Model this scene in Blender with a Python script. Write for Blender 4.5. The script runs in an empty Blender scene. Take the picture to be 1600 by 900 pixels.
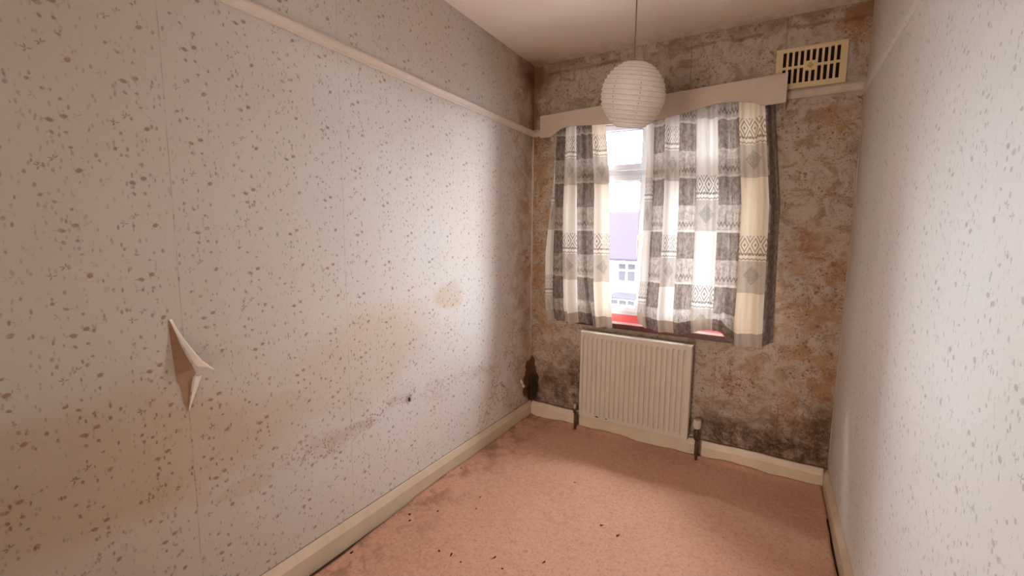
import bpy, bmesh, math, random
from mathutils import Vector, Matrix
random.seed(7)
sc = bpy.context.scene
C = sc.collection

# ------------------------------------------------------------------ camera
yaw, pit, rol, FPX = -0.47892, -0.11059, 0.02088, 644.073
F = Vector((math.sin(yaw)*math.cos(pit), math.cos(yaw)*math.cos(pit), math.sin(pit)))
R0 = F.cross(Vector((0, 0, 1))).normalized(); U0 = R0.cross(F)
Rv = R0*math.cos(rol)+U0*math.sin(rol); Uv = U0*math.cos(rol)-R0*math.sin(rol)
CP = Vector((1.51038, -2.51951, 1.30992))
cd = bpy.data.cameras.new('camera'); cam = bpy.data.objects.new('camera', cd); C.objects.link(cam)
cam.matrix_world = Matrix(((Rv.x, Uv.x, -F.x, CP.x), (Rv.y, Uv.y, -F.y, CP.y), (Rv.z, Uv.z, -F.z, CP.z), (0, 0, 0, 1)))
cd.sensor_width = 36; cd.lens = FPX/1600*36; cd.shift_x = -69.87/1600; cd.shift_y = -8.74/1600
cd.clip_start = 0.02; cd.clip_end = 300
sc.camera = cam

# ------------------------------------------------------------------ world, lights, exposure
SKY = 45.0
w = bpy.data.worlds.new('overcast_sky'); sc.world = w; w.use_nodes = True
w.node_tree.nodes['Background'].inputs[0].default_value = (0.90, 0.95, 1.0, 1)
w.node_tree.nodes['Background'].inputs[1].default_value = SKY
def area(name, loc, rot, sx, sy, power, col, portal=False):
    l = bpy.data.lights.new(name, 'AREA'); l.shape = 'RECTANGLE'; l.size = sx; l.size_y = sy
    l.energy = power; l.color = col
    if portal: l.cycles.is_portal = True
    o = bpy.data.objects.new(name, l); C.objects.link(o); o.location = loc; o.rotation_euler = rot
    return o
# sky light enters through the window opening; two added, unseen fill lights shine in by the doorway behind the camera
area('window_portal', (0.845, 0.24, 1.42), (-math.pi/2, 0, 0), 1.2, 1.3, 1, (1, 1, 1), True)
area('hall_fill_low', (0.95, -4.4, 0.75), (math.radians(112), 0, 0), 0.7, 0.9, 27, (1.0, 0.87, 0.76))
area('hall_fill_high', (0.95, -4.2, 2.25), (math.radians(62), 0, 0), 0.6, 0.5, 8, (1.0, 0.85, 0.73))
vs = sc.view_settings
vs.view_transform = 'Standard'; vs.look = 'None'; vs.gamma = 1; vs.use_curve_mapping = False
vs.exposure = 0.90
sc.cycles.use_denoising = True; sc.cycles.use_adaptive_sampling = True; sc.cycles.adaptive_threshold = .02
sc.cycles.max_bounces = 10; sc.cycles.diffuse_bounces = 6; sc.cycles.transmission_bounces = 6
sc.cycles.transparent_max_bounces = 10; sc.cycles.sample_clamp_indirect = 6
sc.cycles.caustics_reflective = False; sc.cycles.caustics_refractive = False

W, H, HB, T = 1.856, 2.45, 0.1065, 0.022
REAR = -3.2

# ------------------------------------------------------------------ node helpers
class S:
    """a value in a node tree with arithmetic"""
    def __init__(s, nt, sock): s.nt = nt; s.k = sock
    def m(s, op, *a):
        n = s.nt.nodes.new('ShaderNodeMath'); n.operation = op
        for i, x in enumerate((s,)+a):
            if isinstance(x, S): s.nt.links.new(x.k, n.inputs[i])
            else: n.inputs[i].default_value = x
        return S(s.nt, n.outputs[0])
    def __add__(s, o): return s.m('ADD', o)
    __radd__ = __add__
    def __mul__(s, o): return s.m('MULTIPLY', o)
    __rmul__ = __mul__
    def __sub__(s, o): return s.m('SUBTRACT', o)
    def __rsub__(s, o): return s.m('MULTIPLY', -1.0)+o
    def __truediv__(s, o): return s.m('DIVIDE', o)
    def lt(s, o): return s.m('LESS_THAN', o)
    def gt(s, o): return s.m('GREATER_THAN', o)
    def min(s, o): return s.m('MINIMUM', o)
    def max(s, o): return s.m('MAXIMUM', o)
    def fr(s): return s.m('FRACT')
    def fl(s): return s.m('FLOOR')
    def ab(s): return s.m('ABSOLUTE')
    def sin(s): return s.m('SINE')
    def mod(s, o): return s.m('FLOORED_MODULO', o)
    def step(s, a, b):
        """smooth 0 at a to 1 at b (a may be above b)"""
        n = s.nt.nodes.new('ShaderNodeMapRange'); n.interpolation_type = 'SMOOTHSTEP'
        s.nt.links.new(s.k, n.inputs[0])
        if a < b: n.inputs[1].default_value, n.inputs[2].default_value, n.inputs[3].default_value, n.inputs[4].default_value = a, b, 0, 1
        else: n.inputs[1].default_value, n.inputs[2].default_value, n.inputs[3].default_value, n.inputs[4].default_value = b, a, 1, 0
        return S(s.nt, n.outputs[0])

class Tree:
    def __init__(s, nt): s.nt = nt
    def new(s, t): return s.nt.nodes.new(t)
    def link(s, a, b): s.nt.links.new(a, b)
    def pos(s):
        g = s.new('ShaderNodeNewGeometry'); p = s.new('ShaderNodeSeparateXYZ'); s.link(g.outputs['Position'], p.inputs[0])
        return [S(s.nt, p.outputs[i]) for i in range(3)]
    def objpos(s):
        g = s.new('ShaderNodeTexCoord'); p = s.new('ShaderNodeSeparateXYZ'); s.link(g.outputs['Object'], p.inputs[0])
        return [S(s.nt, p.outputs[i]) for i in range(3)]
    def vec(s, x, y, z=0.0):
        n = s.new('ShaderNodeCombineXYZ')
        for i, v in enumerate((x, y, z)):
            if isinstance(v, S): s.link(v.k, n.inputs[i])
            else: n.inputs[i].default_value = v
        return n.outputs[0]
    def noise(s, v, scale, detail=2, rough=.5, dist=0.0):
        n = s.new('ShaderNodeTexNoise'); n.inputs['Scale'].default_value = scale; n.inputs['Detail'].default_value = detail
        n.inputs['Roughness'].default_value = rough; n.inputs['Distortion'].default_value = dist
        s.link(v, n.inputs['Vector']); return S(s.nt, n.outputs['Fac'])
    def voro(s, v, scale, rnd=1.0, feature='F1'):
        n = s.new('ShaderNodeTexVoronoi'); n.feature = feature; n.inputs['Scale'].default_value = scale
        n.inputs['Randomness'].default_value = rnd
        s.link(v, n.inputs['Vector'])
        c = s.new('ShaderNodeSeparateXYZ')
        if feature != 'DISTANCE_TO_EDGE': s.link(n.outputs['Color'], c.inputs[0])
        return S(s.nt, n.outputs['Distance']), S(s.nt, c.outputs[0]), S(s.nt, c.outputs[1])
    def warp(s, v, scale, amt):
        n = s.new('ShaderNodeTexNoise'); n.inputs['Scale'].default_value = scale; n.inputs['Detail'].default_value = 2
        s.link(v, n.inputs['Vector'])
        a = s.new('ShaderNodeVectorMath'); a.operation = 'SUBTRACT'; s.link(n.outputs['Color'], a.inputs[0]); a.inputs[1].default_value = (.5, .5, .5)
        b = s.new('ShaderNodeVectorMath'); b.operation = 'MULTIPLY_ADD'; s.link(a.outputs[0], b.inputs[0]); b.inputs[1].default_value = (amt, amt, 0)
        s.link(v, b.inputs[2]); return b.outputs[0]
    def ell(s, v, cx, cy, rx, ry, ang=0.0):
        """normalised distance to an ellipse: 1 on its outline"""
        n = s.new('ShaderNodeMapping'); n.vector_type = 'TEXTURE'
        n.inputs[1].default_value = (cx, cy, 0); n.inputs[2].default_value = (0, 0, ang); n.inputs[3].default_value = (rx, ry, 1)
        s.link(v, n.inputs[0])
        l = s.new('ShaderNodeVectorMath'); l.operation = 'LENGTH'; s.link(n.outputs[0], l.inputs[0])
        return S(s.nt, l.outputs['Value'])
    def mix(s, fac, a, b, mode='MIX'):
        n = s.new('ShaderNodeMix'); n.data_type = 'RGBA'; n.blend_type = mode
        if isinstance(fac, S): s.link(fac.k, n.inputs['Factor'])
        else: n.inputs['Factor'].default_value = fac
        for nm, x in ((6, a), (7, b)):
            if isinstance(x, tuple): n.inputs[nm].default_value = x+(1,)
            else: s.link(x, n.inputs[nm])
        return n.outputs[2]
    def bsdf(s, col, rough=.8, spec=.3, bump=None, bd=.001, bs=.5, **kw):
        b = s.new('ShaderNodeBsdfPrincipled')
        if isinstance(col, tuple): b.inputs['Base Color'].default_value = col+(1,)
        else: s.link(col, b.inputs['Base Color'])
        if isinstance(rough, S): s.link(rough.k, b.inputs['Roughness'])
        else: b.inputs['Roughness'].default_value = rough
        b.inputs['Specular IOR Level'].default_value = spec
        for k, v in kw.items(): b.inputs[k.replace('_', ' ')].default_value = v
        if bump is not None:
            n = s.new('ShaderNodeBump'); n.inputs['Strength'].default_value = bs; n.inputs['Distance'].default_value = bd
            s.link(bump.k, n.inputs['Height']); s.link(n.outputs[0], b.inputs['Normal'])
        return b
    def out(s, sh):
        o = s.new('ShaderNodeOutputMaterial'); s.link(sh.outputs[0], o.inputs[0])

def newmat(name):
    m = bpy.data.materials.new(name); m.use_nodes = True; m.node_tree.nodes.clear()
    return m, Tree(m.node_tree)

def simple(name, col, rough=.5, spec=.4, var=.06, scale=25, bd=.0006, metal=0.0):
    m, t = newmat(name)
    p = t.objpos(); v = t.vec(*p)
    n = t.noise(v, scale, 4, .6)
    dark = tuple(c*(1-var*2) for c in col)
    c = t.mix(n.step(.3, .7), dark, col)
    t.out(t.bsdf(c, rough, spec, bump=t.noise(v, scale*6, 2), bd=bd, bs=.4, Metallic=metal))
    return m

# ------------------------------------------------------------------ wallpaper
def paper_group():
    g = bpy.data.node_groups.new('rosebud_paper', 'ShaderNodeTree')
    g.interface.new_socket('Vector', in_out='INPUT', socket_type='NodeSocketVector')
    for n in ('Dark', 'Leaf', 'Red'): g.interface.new_socket(n, in_out='OUTPUT', socket_type='NodeSocketFloat')
    t = Tree(g); gi = t.new('NodeGroupInput'); go = t.new('NodeGroupOutput')
    wv = t.warp(gi.outputs[0], 90, .004)
    sp = t.new('ShaderNodeSeparateXYZ'); t.link(wv, sp.inputs[0])
    x, y = S(g, sp.outputs[0]), S(g, sp.outputs[1])
    cw, ch = .1325, .257
    col = (x/cw).fl()
    u = x.mod(cw); v = (y+col*(ch*.5)).mod(ch)
    q = t.vec(u, v)
    rnd = random.Random(11)
    pts = []
    def spot(r):
        for _ in range(400):
            p = (rnd.uniform(.010, cw-.010), rnd.uniform(.010, ch-.010))
            if all(math.dist(p, o[:2]) > r+o[2] for o in pts):
                pts.append((p[0], p[1], r)); return p
        return p
    def union(items, soft):
        r = None
        for it in items:
            e = t.ell(q, *it); r = e if r is None else r.min(e)
        return r.step(1.0+soft, 1.0-soft)
    red = []; dark = []; leaf = []
    for _ in range(3):
        p = spot(.013); red.append((p[0], p[1], .0068, .0052, rnd.uniform(0, 3)))
        for k in range(3):
            a = rnd.uniform(-.9, .9)+(0 if k % 2 else math.pi); d = rnd.uniform(.008, .012)
            leaf.append((p[0]+d*math.cos(a), p[1]+d*math.sin(a), .0036, .0012, a))
    for _ in range(6):
        p = spot(.008); dark.append((p[0], p[1], rnd.uniform(.0034, .0054), rnd.uniform(.0026, .0038), rnd.uniform(0, 3)))
        a = rnd.uniform(0, 6.28); leaf.append((p[0]+.007*math.cos(a), p[1]+.007*math.sin(a), .0034, .0011, a))
    for _ in range(2):                       # the small three-leaved sprigs
        p = spot(.012)
        for k in range(4):
            a = .5+k*1.25+rnd.uniform(-.3, .3)
            dark.append((p[0]+.0055*math.cos(a), p[1]+.0055*math.sin(a), .0042, .0015, a))
    for _ in range(4):
        p = spot(.009); a0 = rnd.uniform(0, 6.28)
        for k in range(2):
            a = a0+k*1.9
            leaf.append((p[0]+.005*math.cos(a), p[1]+.005*math.sin(a), .0038, .0013, a))
        leaf.append((p[0]-.006*math.cos(a0), p[1]-.006*math.sin(a0), .0062, .0006, a0))
    D = union(dark, .25); Rr = union(red, .25); L = union(leaf, .3)
    def flecks(ang, sx, sy, scale, thr, keep):
        n = t.new('ShaderNodeMapping'); n.inputs[2].default_value = (0, 0, ang); n.inputs[3].default_value = (sx, sy, 1)
        t.link(wv, n.inputs[0]); d, r1, _ = t.voro(n.outputs[0], scale)
        return d.step(thr*1.25, thr*.75)*r1.gt(keep)
    L = L.max(flecks(.6, 1.0, .42, 75, .19, .3)).max(flecks(-.9, 1.0, .38, 85, .19, .3))
    D = D.max(flecks(1.3, 1.0, .6, 42, .15, .4)*.9).max(flecks(.1, 1.0, .4, 66, .16, .5))
    fade = t.noise(gi.outputs[0], 60, 2).step(.25, .55)
    fade2 = t.noise(gi.outputs[0], 9, 2).step(.2, .75)
    for nm, val in (('Dark', D*(fade*.6+.4)), ('Leaf', L*fade*(fade2*.5+.5)), ('Red', Rr*(fade*.5+.5))):
        t.link(val.k, go.inputs[nm])
    return g
PG = paper_group()

BASE = (0.66, 0.635, 0.615)
def wall_mat(name, side):
    m, t = newmat(name)
    X, Y, Z = t.pos()
    if side == 'left': s_ = Y
    elif side == 'right': s_ = Y+.07
    else: s_ = X
    v = t.vec(s_, Z)
    gn = t.new('ShaderNodeGroup'); gn.node_tree = PG
    off = {'left': (.03, 0), 'right': (.11, .09), 'back': (.05, .03), 'rear': (0, 0)}[side]
    t.link(t.vec(s_+off[0]+5, Z+off[1]), gn.inputs[0])
    D, L, Rr = [S(m.node_tree, gn.outputs[i]) for i in range(3)]
    big = t.noise(v, 1.7, 3); med = t.noise(v, 7, 4, .6)
    c = t.mix(big.step(.35, .65), BASE, tuple(a*b for a, b in zip(BASE, (1.0, .965, .93))))
    gsc = .62 if side == 'right' else 1.0
    if side == 'right':
        c = t.mix(1.0, c, (.66, .655, .64))
        c = t.mix(L*.45, c, (.36, .35, .32)); c = t.mix(Rr*.55, c, (.27, .25, .23)); c = t.mix(D*.55, c, (.27, .26, .24))
    else:
        c = t.mix(L*.55, c, (.32, .27, .22)); c = t.mix(Rr*.8, c, (.34, .19, .15)); c = t.mix(D*.66, c, (.24, .18, .145))
    nv = t.warp(v, 3.5, .22); nv2 = t.warp(v, 11, .05)
    bumpx = None
    def line(cx, w_, z0, z1, f, col=(.12, .07, .04), wob=.006):
        """a paper seam: narrow vertical line at s=cx"""
        nonlocal c
        l = ((s_-cx)+(t.noise(v, 5, 1)-.5)*wob).ab().step(w_, w_*.4)
        if z0 is not None: l = l*Z.step(z0-.02, z0+.02)*Z.step(z1+.02, z1-.02)
        l = l*t.noise(v, 14, 2).step(.25, .6)
        c = t.mix(l*f, c, col)
    if side == 'left':
        OCH = (.40, .27, .16)
        st = (t.ell(nv, -2.24, .70, .60, .20, -.20).step(1.25, .62)*.95).max(t.ell(nv, -1.74, .66, .36, .09, .1).step(1.15, .7)*.65)
        st = st.max(t.ell(nv, -1.35, .80, .42, .26, .3).step(1.1, .5)*.7)
        st = st.max(t.ell(nv, -.86, .97, .11, .09, 0).step(1.25, .6)*.85)
        st = st.max(t.ell(nv2, -1.84, .45, .09, .032, -.1).step(1.15, .8)*.6)
        st = st.max(t.ell(nv2, -1.97, .50, .03, .05, 0).step(1.15, .8)*.5)
        c = t.mix(st*(med*.7+.35), c, (.86, .735, .58), 'MULTIPLY')
        c = t.mix(D*st*.5, c, (.26, .17, .10))
        # brown speckle along the damp line that climbs to the corner
        dl = t.ell(nv, -1.42, .50, .42, .05, .08).step(1.1, .4).max(t.ell(nv, -.75, .50, .5, .07, -.12).step(1.1, .4)*.7)
        sp, r1, _ = t.voro(nv2, 75)
        c = t.mix(sp.step(.42, .2)*dl*.8, c, (.30, .17, .11))
        c = t.mix(dl*med.step(.4, .65)*.4, c, (.42, .28, .2))
        # light falloff towards the ceiling and the rear, put into the colour
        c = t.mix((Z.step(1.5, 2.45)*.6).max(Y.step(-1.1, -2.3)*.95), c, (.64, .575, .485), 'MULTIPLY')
        # damp blotches by the window wall, with an even browning into the corner
        cn = Y.step(-.42, -.05)
        blot = t.noise(nv, 9, 5, .7)
        c = t.mix(Y.step(-.22, -.02)*.55, c, (.36, .24, .15))
        c = t.mix(cn*blot.step(.38, .62)*.8, c, (.29, .165, .09))
        c = t.mix(cn*.35, c, (.48, .36, .26))
        ed, _, _ = t.voro(nv2, 22, 1, 'DISTANCE_TO_EDGE')
        lo = (cn.max(Y.step(-.8, -.3)*Z.step(.7, .45)))
        c = t.mix(ed.step(.05, .01)*t.noise(v, 6, 2).step(.44, .58)*lo*.85, c, (.25, .13, .08))
        hi = t.ell(nv2, -.03, 2.36, .2, .14, 0).step(1.2, .1).max(t.ell(nv2, 0, 2.15, .06, .3).step(1.2, .2)*.8)
        c = t.mix(hi*.93, c, (.17, .06, .03))
        c = t.mix(Z.step(2.40, 2.45)*Y.step(-.9, -.2)*blot.step(.35, .6)*.7, c, (.22, .11, .05))
        # black hole with a smudge
        c = t.mix(t.ell(nv2, -1.145, .512, .034, .028, .5).step(1.1, .2)*.6, c, (.16, .12, .1))
        c = t.mix(t.ell(nv2, -1.14, .505, .010, .014, .5).step(1.1, .6), c, (.02, .018, .016))
        # bare patch in the low corner
        nv3 = t.warp(v, 13, .12)
        c = t.mix(t.ell(nv3, -.01, .27, .085, .16).step(1.05, .9), c, (.13, .055, .025))
        c = t.mix(t.ell(nv3, .0, .2, .05, .09).step(1.25, .4), c, (.02, .012, .008))
        c = t.mix((Z-(HB+.001)).ab().step(.0035, .0015)*.7, c, (.10, .06, .04))
        for cx, f in ((-1.975, .30), (-1.45, .25), (-.92, .12), (-.39, .25)): line(cx, .0022, None, None, f)
    elif side == 'back':
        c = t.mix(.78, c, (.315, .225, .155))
        blot = t.noise(nv, 8, 6, .72); fine = t.noise(nv2, 38, 4, .7)
        orange = X.step(1.25, 1.8)*Z.step(1.5, 1.2)*.9
        orange = orange.max(t.ell(nv, 1.8, 2.36, .16, .12).step(1.3, .5)*1.1).max(t.ell(nv, 1.76, 1.88, .09, .09).step(1.2, .5)*.9)
        orange = orange.max(X.step(.30, .05)*.9)
        c = t.mix(t.noise(t.warp(v, 6, .3), 13, 6, .75).step(.46, .62)*.7, c, (.20, .115, .062))
        c = t.mix(orange*blot.step(.42, .60)*.8, c, (.30, .155, .06))
        c = t.mix(t.ell(nv2, 1.66, 1.30, .06, .10).step(1.3, .3)*fine.step(.4, .6)*.8, c, (.24, .10, .04))
        for cx, cz, rx, rz in ((1.80, 1.20, .03, .02), (1.80, 2.37, .035, .035), (1.76, .86, .05, .03), (1.83, .62, .03, .06), (1.82, .50, .03, .04), (1.63, 1.35, .035, .012), (1.69, .98, .09, .012), (1.72, 1.22, .07, .008), (1.34, .52, .05, .02), (1.36, .44, .025, .03)):
            c = t.mix(t.ell(nv2, cx, cz, rx, rz).step(1.25, .4)*fine.step(.35, .6)*.75, c, (.22, .085, .035))
        # blistered ring marks
        ed, _, _ = t.voro(t.warp(v, 9, .12), 26, 1, 'DISTANCE_TO_EDGE')
        rg = t.ell(nv, 1.38, .45, .2, .22).step(1.1, .3).max(X.step(1.4, 1.7)*Z.step(.65, .3)).max(X.step(.35, .1)*Z.step(.6, .4))
        c = t.mix(ed.step(.07, .015)*fine.step(.35, .55)*rg*.75, c, (.19, .085, .05))
        # brown dots everywhere, in drifts
        for sc_, thr, f in ((34, .26, .8), (58, .30, .75), (15, .16, .75), (90, .34, .6)):
            d, r1, r2 = t.voro(nv2, sc_)
            c = t.mix(d.step(thr, thr*.55)*r1.gt(.3)*t.noise(v, 5, 4, .65).step(.36, .56)*f, c, (.145, .075, .035))
        # stained line under the ceiling and in the left corner
        tl = Z.step(2.34, 2.43)
        c = t.mix(tl*blot.step(.42, .56)*.6, c, (.20, .105, .055))
        c = t.mix(((Z-2.385+(blot-.5)*.05).ab().step(.014, .004))*t.noise(v, 5, 2).step(.4, .55)*.65, c, (.16, .07, .035))
        c = t.mix(t.ell(nv2, .02, 2.36, .12, .13, 0).step(1.2, .3).max(t.ell(nv2, .0, 2.15, .05, .32).step(1.2, .3)*.8)*.9, c, (.15, .06, .03))
        # mould
        dk = (.038, .018, .009)
        mo = t.ell(nv, .22, .22, .20, .20, 0).step(1.25, .35)*.85
        mo = mo.max(t.ell(nv, .36, .32, .12, .24, .3).step(1.35, .3)*1.25).min(1.2)
        mo = mo.max(Z.step(.42, .18)*X.step(1.12, 1.30)*1.0)
        mo = mo.max(t.ell(nv, 1.8, .25, .14, .24).step(1.3, .3)*.9)
        mo = mo*(Z.step(.08, .13)*.6+.4)
        c = t.mix(mo*t.noise(t.warp(v, 10, .15), 16, 6, .8).step(.36, .60)*.85, c, (.15, .085, .05))
        c = t.mix(mo*(blot*.6+t.noise(t.warp(v, 12, .1), 26, 6, .8)*.4).step(.40, .58)*.85, c, dk)
        c = t.mix(mo*fine.step(.50, .64)*.5, c, (.30, .20, .13))
        nv3 = t.warp(v, 13, .12)
        c = t.mix(t.ell(nv3, .0, .27, .06, .17).step(1.08, .9), c, (.08, .035, .02))
        c = t.mix(t.ell(nv3, .035, .20, .045, .12).step(1.3, .4)*.95, c, (.014, .009, .006))
        c = t.mix((Z-(HB+.004)).ab().step(.008, .003)*.7, c, (.05, .03, .02))
        line(1.60, .003, .1, .40, .9); line(1.50, .0025, 2.1, 2.45, .7); line(.10, .003, 2.06, 2.4, .6)
        line(1.03, .003, 2.2, 2.42, .8); line(.72, .0022, .6, .76, .8); line(1.26, .003, .2, .74, .4)
    elif side == 'right':
        c = t.mix(Z.step(2.0, 2.4)*.35, c, (.58, .48, .38))
        c = t.mix(Y.step(-.35, 0)*.45, c, (.50, .38, .29))  # curtain shade beside the window corner, put into the colour
        c = t.mix(t.ell(v, -.50, .56, .003, .045, .12).step(1.2, .6)*.8, c, (.2, .1, .06))
        c = t.mix(t.ell(nv2, -.49, .61, .008, .006).step(1.2, .6)*.8, c, (.1, .06, .04))
    rough = .62 if side in ('left', 'right') else .8
    bump = t.noise(v, 420, 2)*.5+t.noise(nv2, 30, 3)*(.8 if side != 'back' else 2.2)
    if side == 'back':
        bump = bump+t.noise(nv, 9, 3)*3.0
    pass
    t.out(t.bsdf(c, rough, .28, bump=bump, bd=.0022, bs=.55))
    return m
M = {}
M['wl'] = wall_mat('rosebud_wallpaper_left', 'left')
M['wr'] = wall_mat('rosebud_wallpaper_right', 'right')
M['wb'] = wall_mat('damp_wallpaper_back', 'back')

# ------------------------------------------------------------------ other materials
M['cream'] = simple('cream_gloss_paint', (.62, .50, .36), .38, .45, .05, 9)
M['rail'] = simple('old_white_paint', (.66, .575, .49), .32, .5, .04, 12)
M['reard'] = simple('brown_rear_paint', (.26, .21, .17), .7, .2, .05, 6)
M['railp'] = simple('papered_over_rail', (.50, .41, .33), .6, .3, .08, 18)
M['pelmet'] = simple('pelmet_paint', (.46, .37, .30), .6, .3, .03, 14)
M['rad'] = simple('radiator_enamel', (.52, .45, .365), .33, .5, .03, 6, bd=.0002)
M['radchip'] = simple('chipped_metal', (.05, .03, .02), .7, .2)
M['upvc'] = simple('white_window_plastic', (.58, .59, .63), .3, .5, .02, 6, bd=.0001)
M['gasket'] = simple('grey_gasket', (.25, .25, .27), .5, .3)
M['red'] = simple('glossy_red_paint', (.46, .07, .07), .22, .6, .05, 10)
M['sillw'] = simple('pink_white_sill_top', (.66, .50, .49), .25, .5, .04, 10)  # one even pink-white tone for the sill top
M['maroon'] = simple('dark_maroon_paint', (.075, .010, .010), .35, .4, .1, 20)
M['ivory'] = simple('ivory_plastic', (.60, .465, .27), .45, .4, .03, 10)
M['gold'] = simple('yellowed_knob_plastic', (.48, .34, .10), .4, .4, .03, 10)
M['dark'] = simple('dark_duct', (.02, .008, .006), .9, .1)
M['pipe'] = simple('dark_painted_pipe', (.07, .035, .02), .45, .4)
M['brass'] = simple('dull_metal', (.45, .38, .28), .35, .5, metal=.8)
M['valvecap'] = simple('grey_valve_plastic', (.50, .44, .37), .4, .4, .03)
M['flex'] = simple('cord_plastic', (.20, .13, .09), .5, .3)
M['board'] = simple('dark_floorboard', (.085, .04, .022), .8, .2, .25, 20)
M['crumb'] = simple('dark_crumb', (.06, .025, .015), .9, .1)
M['plasterback'] = simple('bare_plaster', (.33, .19, .115), .9, .1, .12, 30)
M['paperback'] = simple('white_paper_backing', (.78, .72, .65), .8, .2, .03, 30)
M['hwall'] = simple('painted_house_wall', (.72, .73, .76), .9, .1, .03, 2)
M['hpane'] = simple('far_window_glass', (.016, .0152, .017), .6, .0)
M['hframe'] = simple('far_window_frame', (.6, .6, .62), .5, .3)
M['ground'] = simple('street_asphalt', (.16, .16, .17), .9, .2)

def ceil_mat():
    m, t = newmat('ceiling_paint'); X, Y, Z = t.pos(); v = t.vec(X, Y); nv = t.warp(v, 5, .12)
    c = t.mix(t.noise(v, 3, 3).step(.3, .7), (.87, .80, .75), (.84, .76, .69))
    st = t.ell(nv, 0.0, 0.0, .42, .26, 0).step(1.2, .0)
    c = t.mix(st*.6, c, (.34, .20, .12))
    c = t.mix(t.ell(nv, 0.0, -.03, .14, .12).step(1.1, .2)*.8, c, (.2, .09, .04))
    b = t.noise(nv, 16, 4, .7)
    c = t.mix(Y.step(-.16, .0)*b.step(.35, .6)*.5, c, (.36, .22, .13))
    c = t.mix(Y.step(-.6, .0)*.5, c, (.46, .33, .23))  # smooth pelmet shade towards the window wall, painted into the ceiling colour
    t.out(t.bsdf(c, .85, .2, bump=t.noise(v, 300, 2)+t.noise(v, 25, 3)*2, bd=.001)); return m
M['ceil'] = ceil_mat()

def carpet_mat():
    m, t = newmat('terracotta_carpet'); X, Y, Z = t.pos(); v = t.vec(X, Y)
    nv = t.warp(v, 14, .03)
    c = t.mix(t.noise(v, 2.2, 4, .6).step(.35, .65), (.66, .335, .20), (.76, .405, .255))
    c = t.mix(t.noise(nv, 30, 6, .8).step(.42, .60)*.7, c, (.80, .48, .35))
    c = t.mix(t.noise(v, 75, 6, .85, .6).step(.50, .64)*.8, c, (.38, .16, .09))
    c = t.mix(t.noise(v, 500, 2, .6).step(.35, .65)*.5, c, (.74, .42, .30))
    # trodden dirt near the left wall
    dirt = X.step(.35, .0)*t.noise(nv, 7, 4, .7).step(.45, .62)
    c = t.mix(dirt*.6, c, (.20, .085, .045))
    cr, _, _ = t.voro(t.warp(v, 6, .2), 5, 1, 'DISTANCE_TO_EDGE')
    c = t.mix(cr.step(.03, .005)*t.noise(v, 5, 2).step(.55, .65)*X.step(.7, .1)*.35, c, (.25, .10, .05))
    b = t.bsdf(c, .95, .05, bump=t.noise(v, 420, 2)+t.noise(v, 70, 6, .8)*1.5, bd=.006, bs=.9, Sheen_Weight=.1)
    t.out(b); return m
M['carpet'] = carpet_mat()

def glass_mat():
    m, t = newmat('window_glass')
    tr = t.new('ShaderNodeBsdfTransparent'); gl = t.new('ShaderNodeBsdfGlossy'); gl.inputs['Roughness'].default_value = .02
    fr = t.new('ShaderNodeFresnel'); fr.inputs[0].default_value = 1.10
    mx = t.new('ShaderNodeMixShader'); t.link(fr.outputs[0], mx.inputs[0]); t.link(tr.outputs[0], mx.inputs[1]); t.link(gl.outputs[0], mx.inputs[2])
    t.out(mx); return m
M['glass'] = glass_mat()

def paper_shade():
    m, t = newmat('rice_paper'); X, Y, Z = t.pos(); v = t.vec(X, Y, Z)
    c = t.mix(t.noise(v, 90, 3).step(.3, .7), (.74, .68, .62), (.80, .74, .69))
    d = t.new('ShaderNodeBsdfDiffuse'); t.link(c, d.inputs[0]); tr = t.new('ShaderNodeBsdfTranslucent'); t.link(c, tr.inputs[0])
    mx = t.new('ShaderNodeMixShader'); mx.inputs[0].default_value = .38; t.link(d.outputs[0], mx.inputs[1]); t.link(tr.outputs[0], mx.inputs[2])
    t.out(mx); return m
M['rice'] = paper_shade()
M['hoop'] = simple('papered_hoop', (.56, .48, .42), .8, .2)
M['wire'] = simple('lantern_wire', (.30, .25, .2), .5, .3)

def roof_mat():
    m, t = newmat('clay_roof_tiles'); X, Y, Z = t.pos()
    row = (Z*9.0).fr().step(.8, 1.0); colr = ((X*5.0+(Z*9.0).fl()*.5).fr()).step(.85, 1)
    c = t.mix(t.noise(t.vec(X, Y, Z), 6, 4).step(.35, .65), (.0096, .0086, .0110), (.0125, .0090, .0112))
    c = t.mix(row.max(colr)*.4, c, (.0080, .0062, .0086))
    t.out(t.bsdf(c, .9, .02)); return m
M['roof'] = roof_mat()

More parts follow.
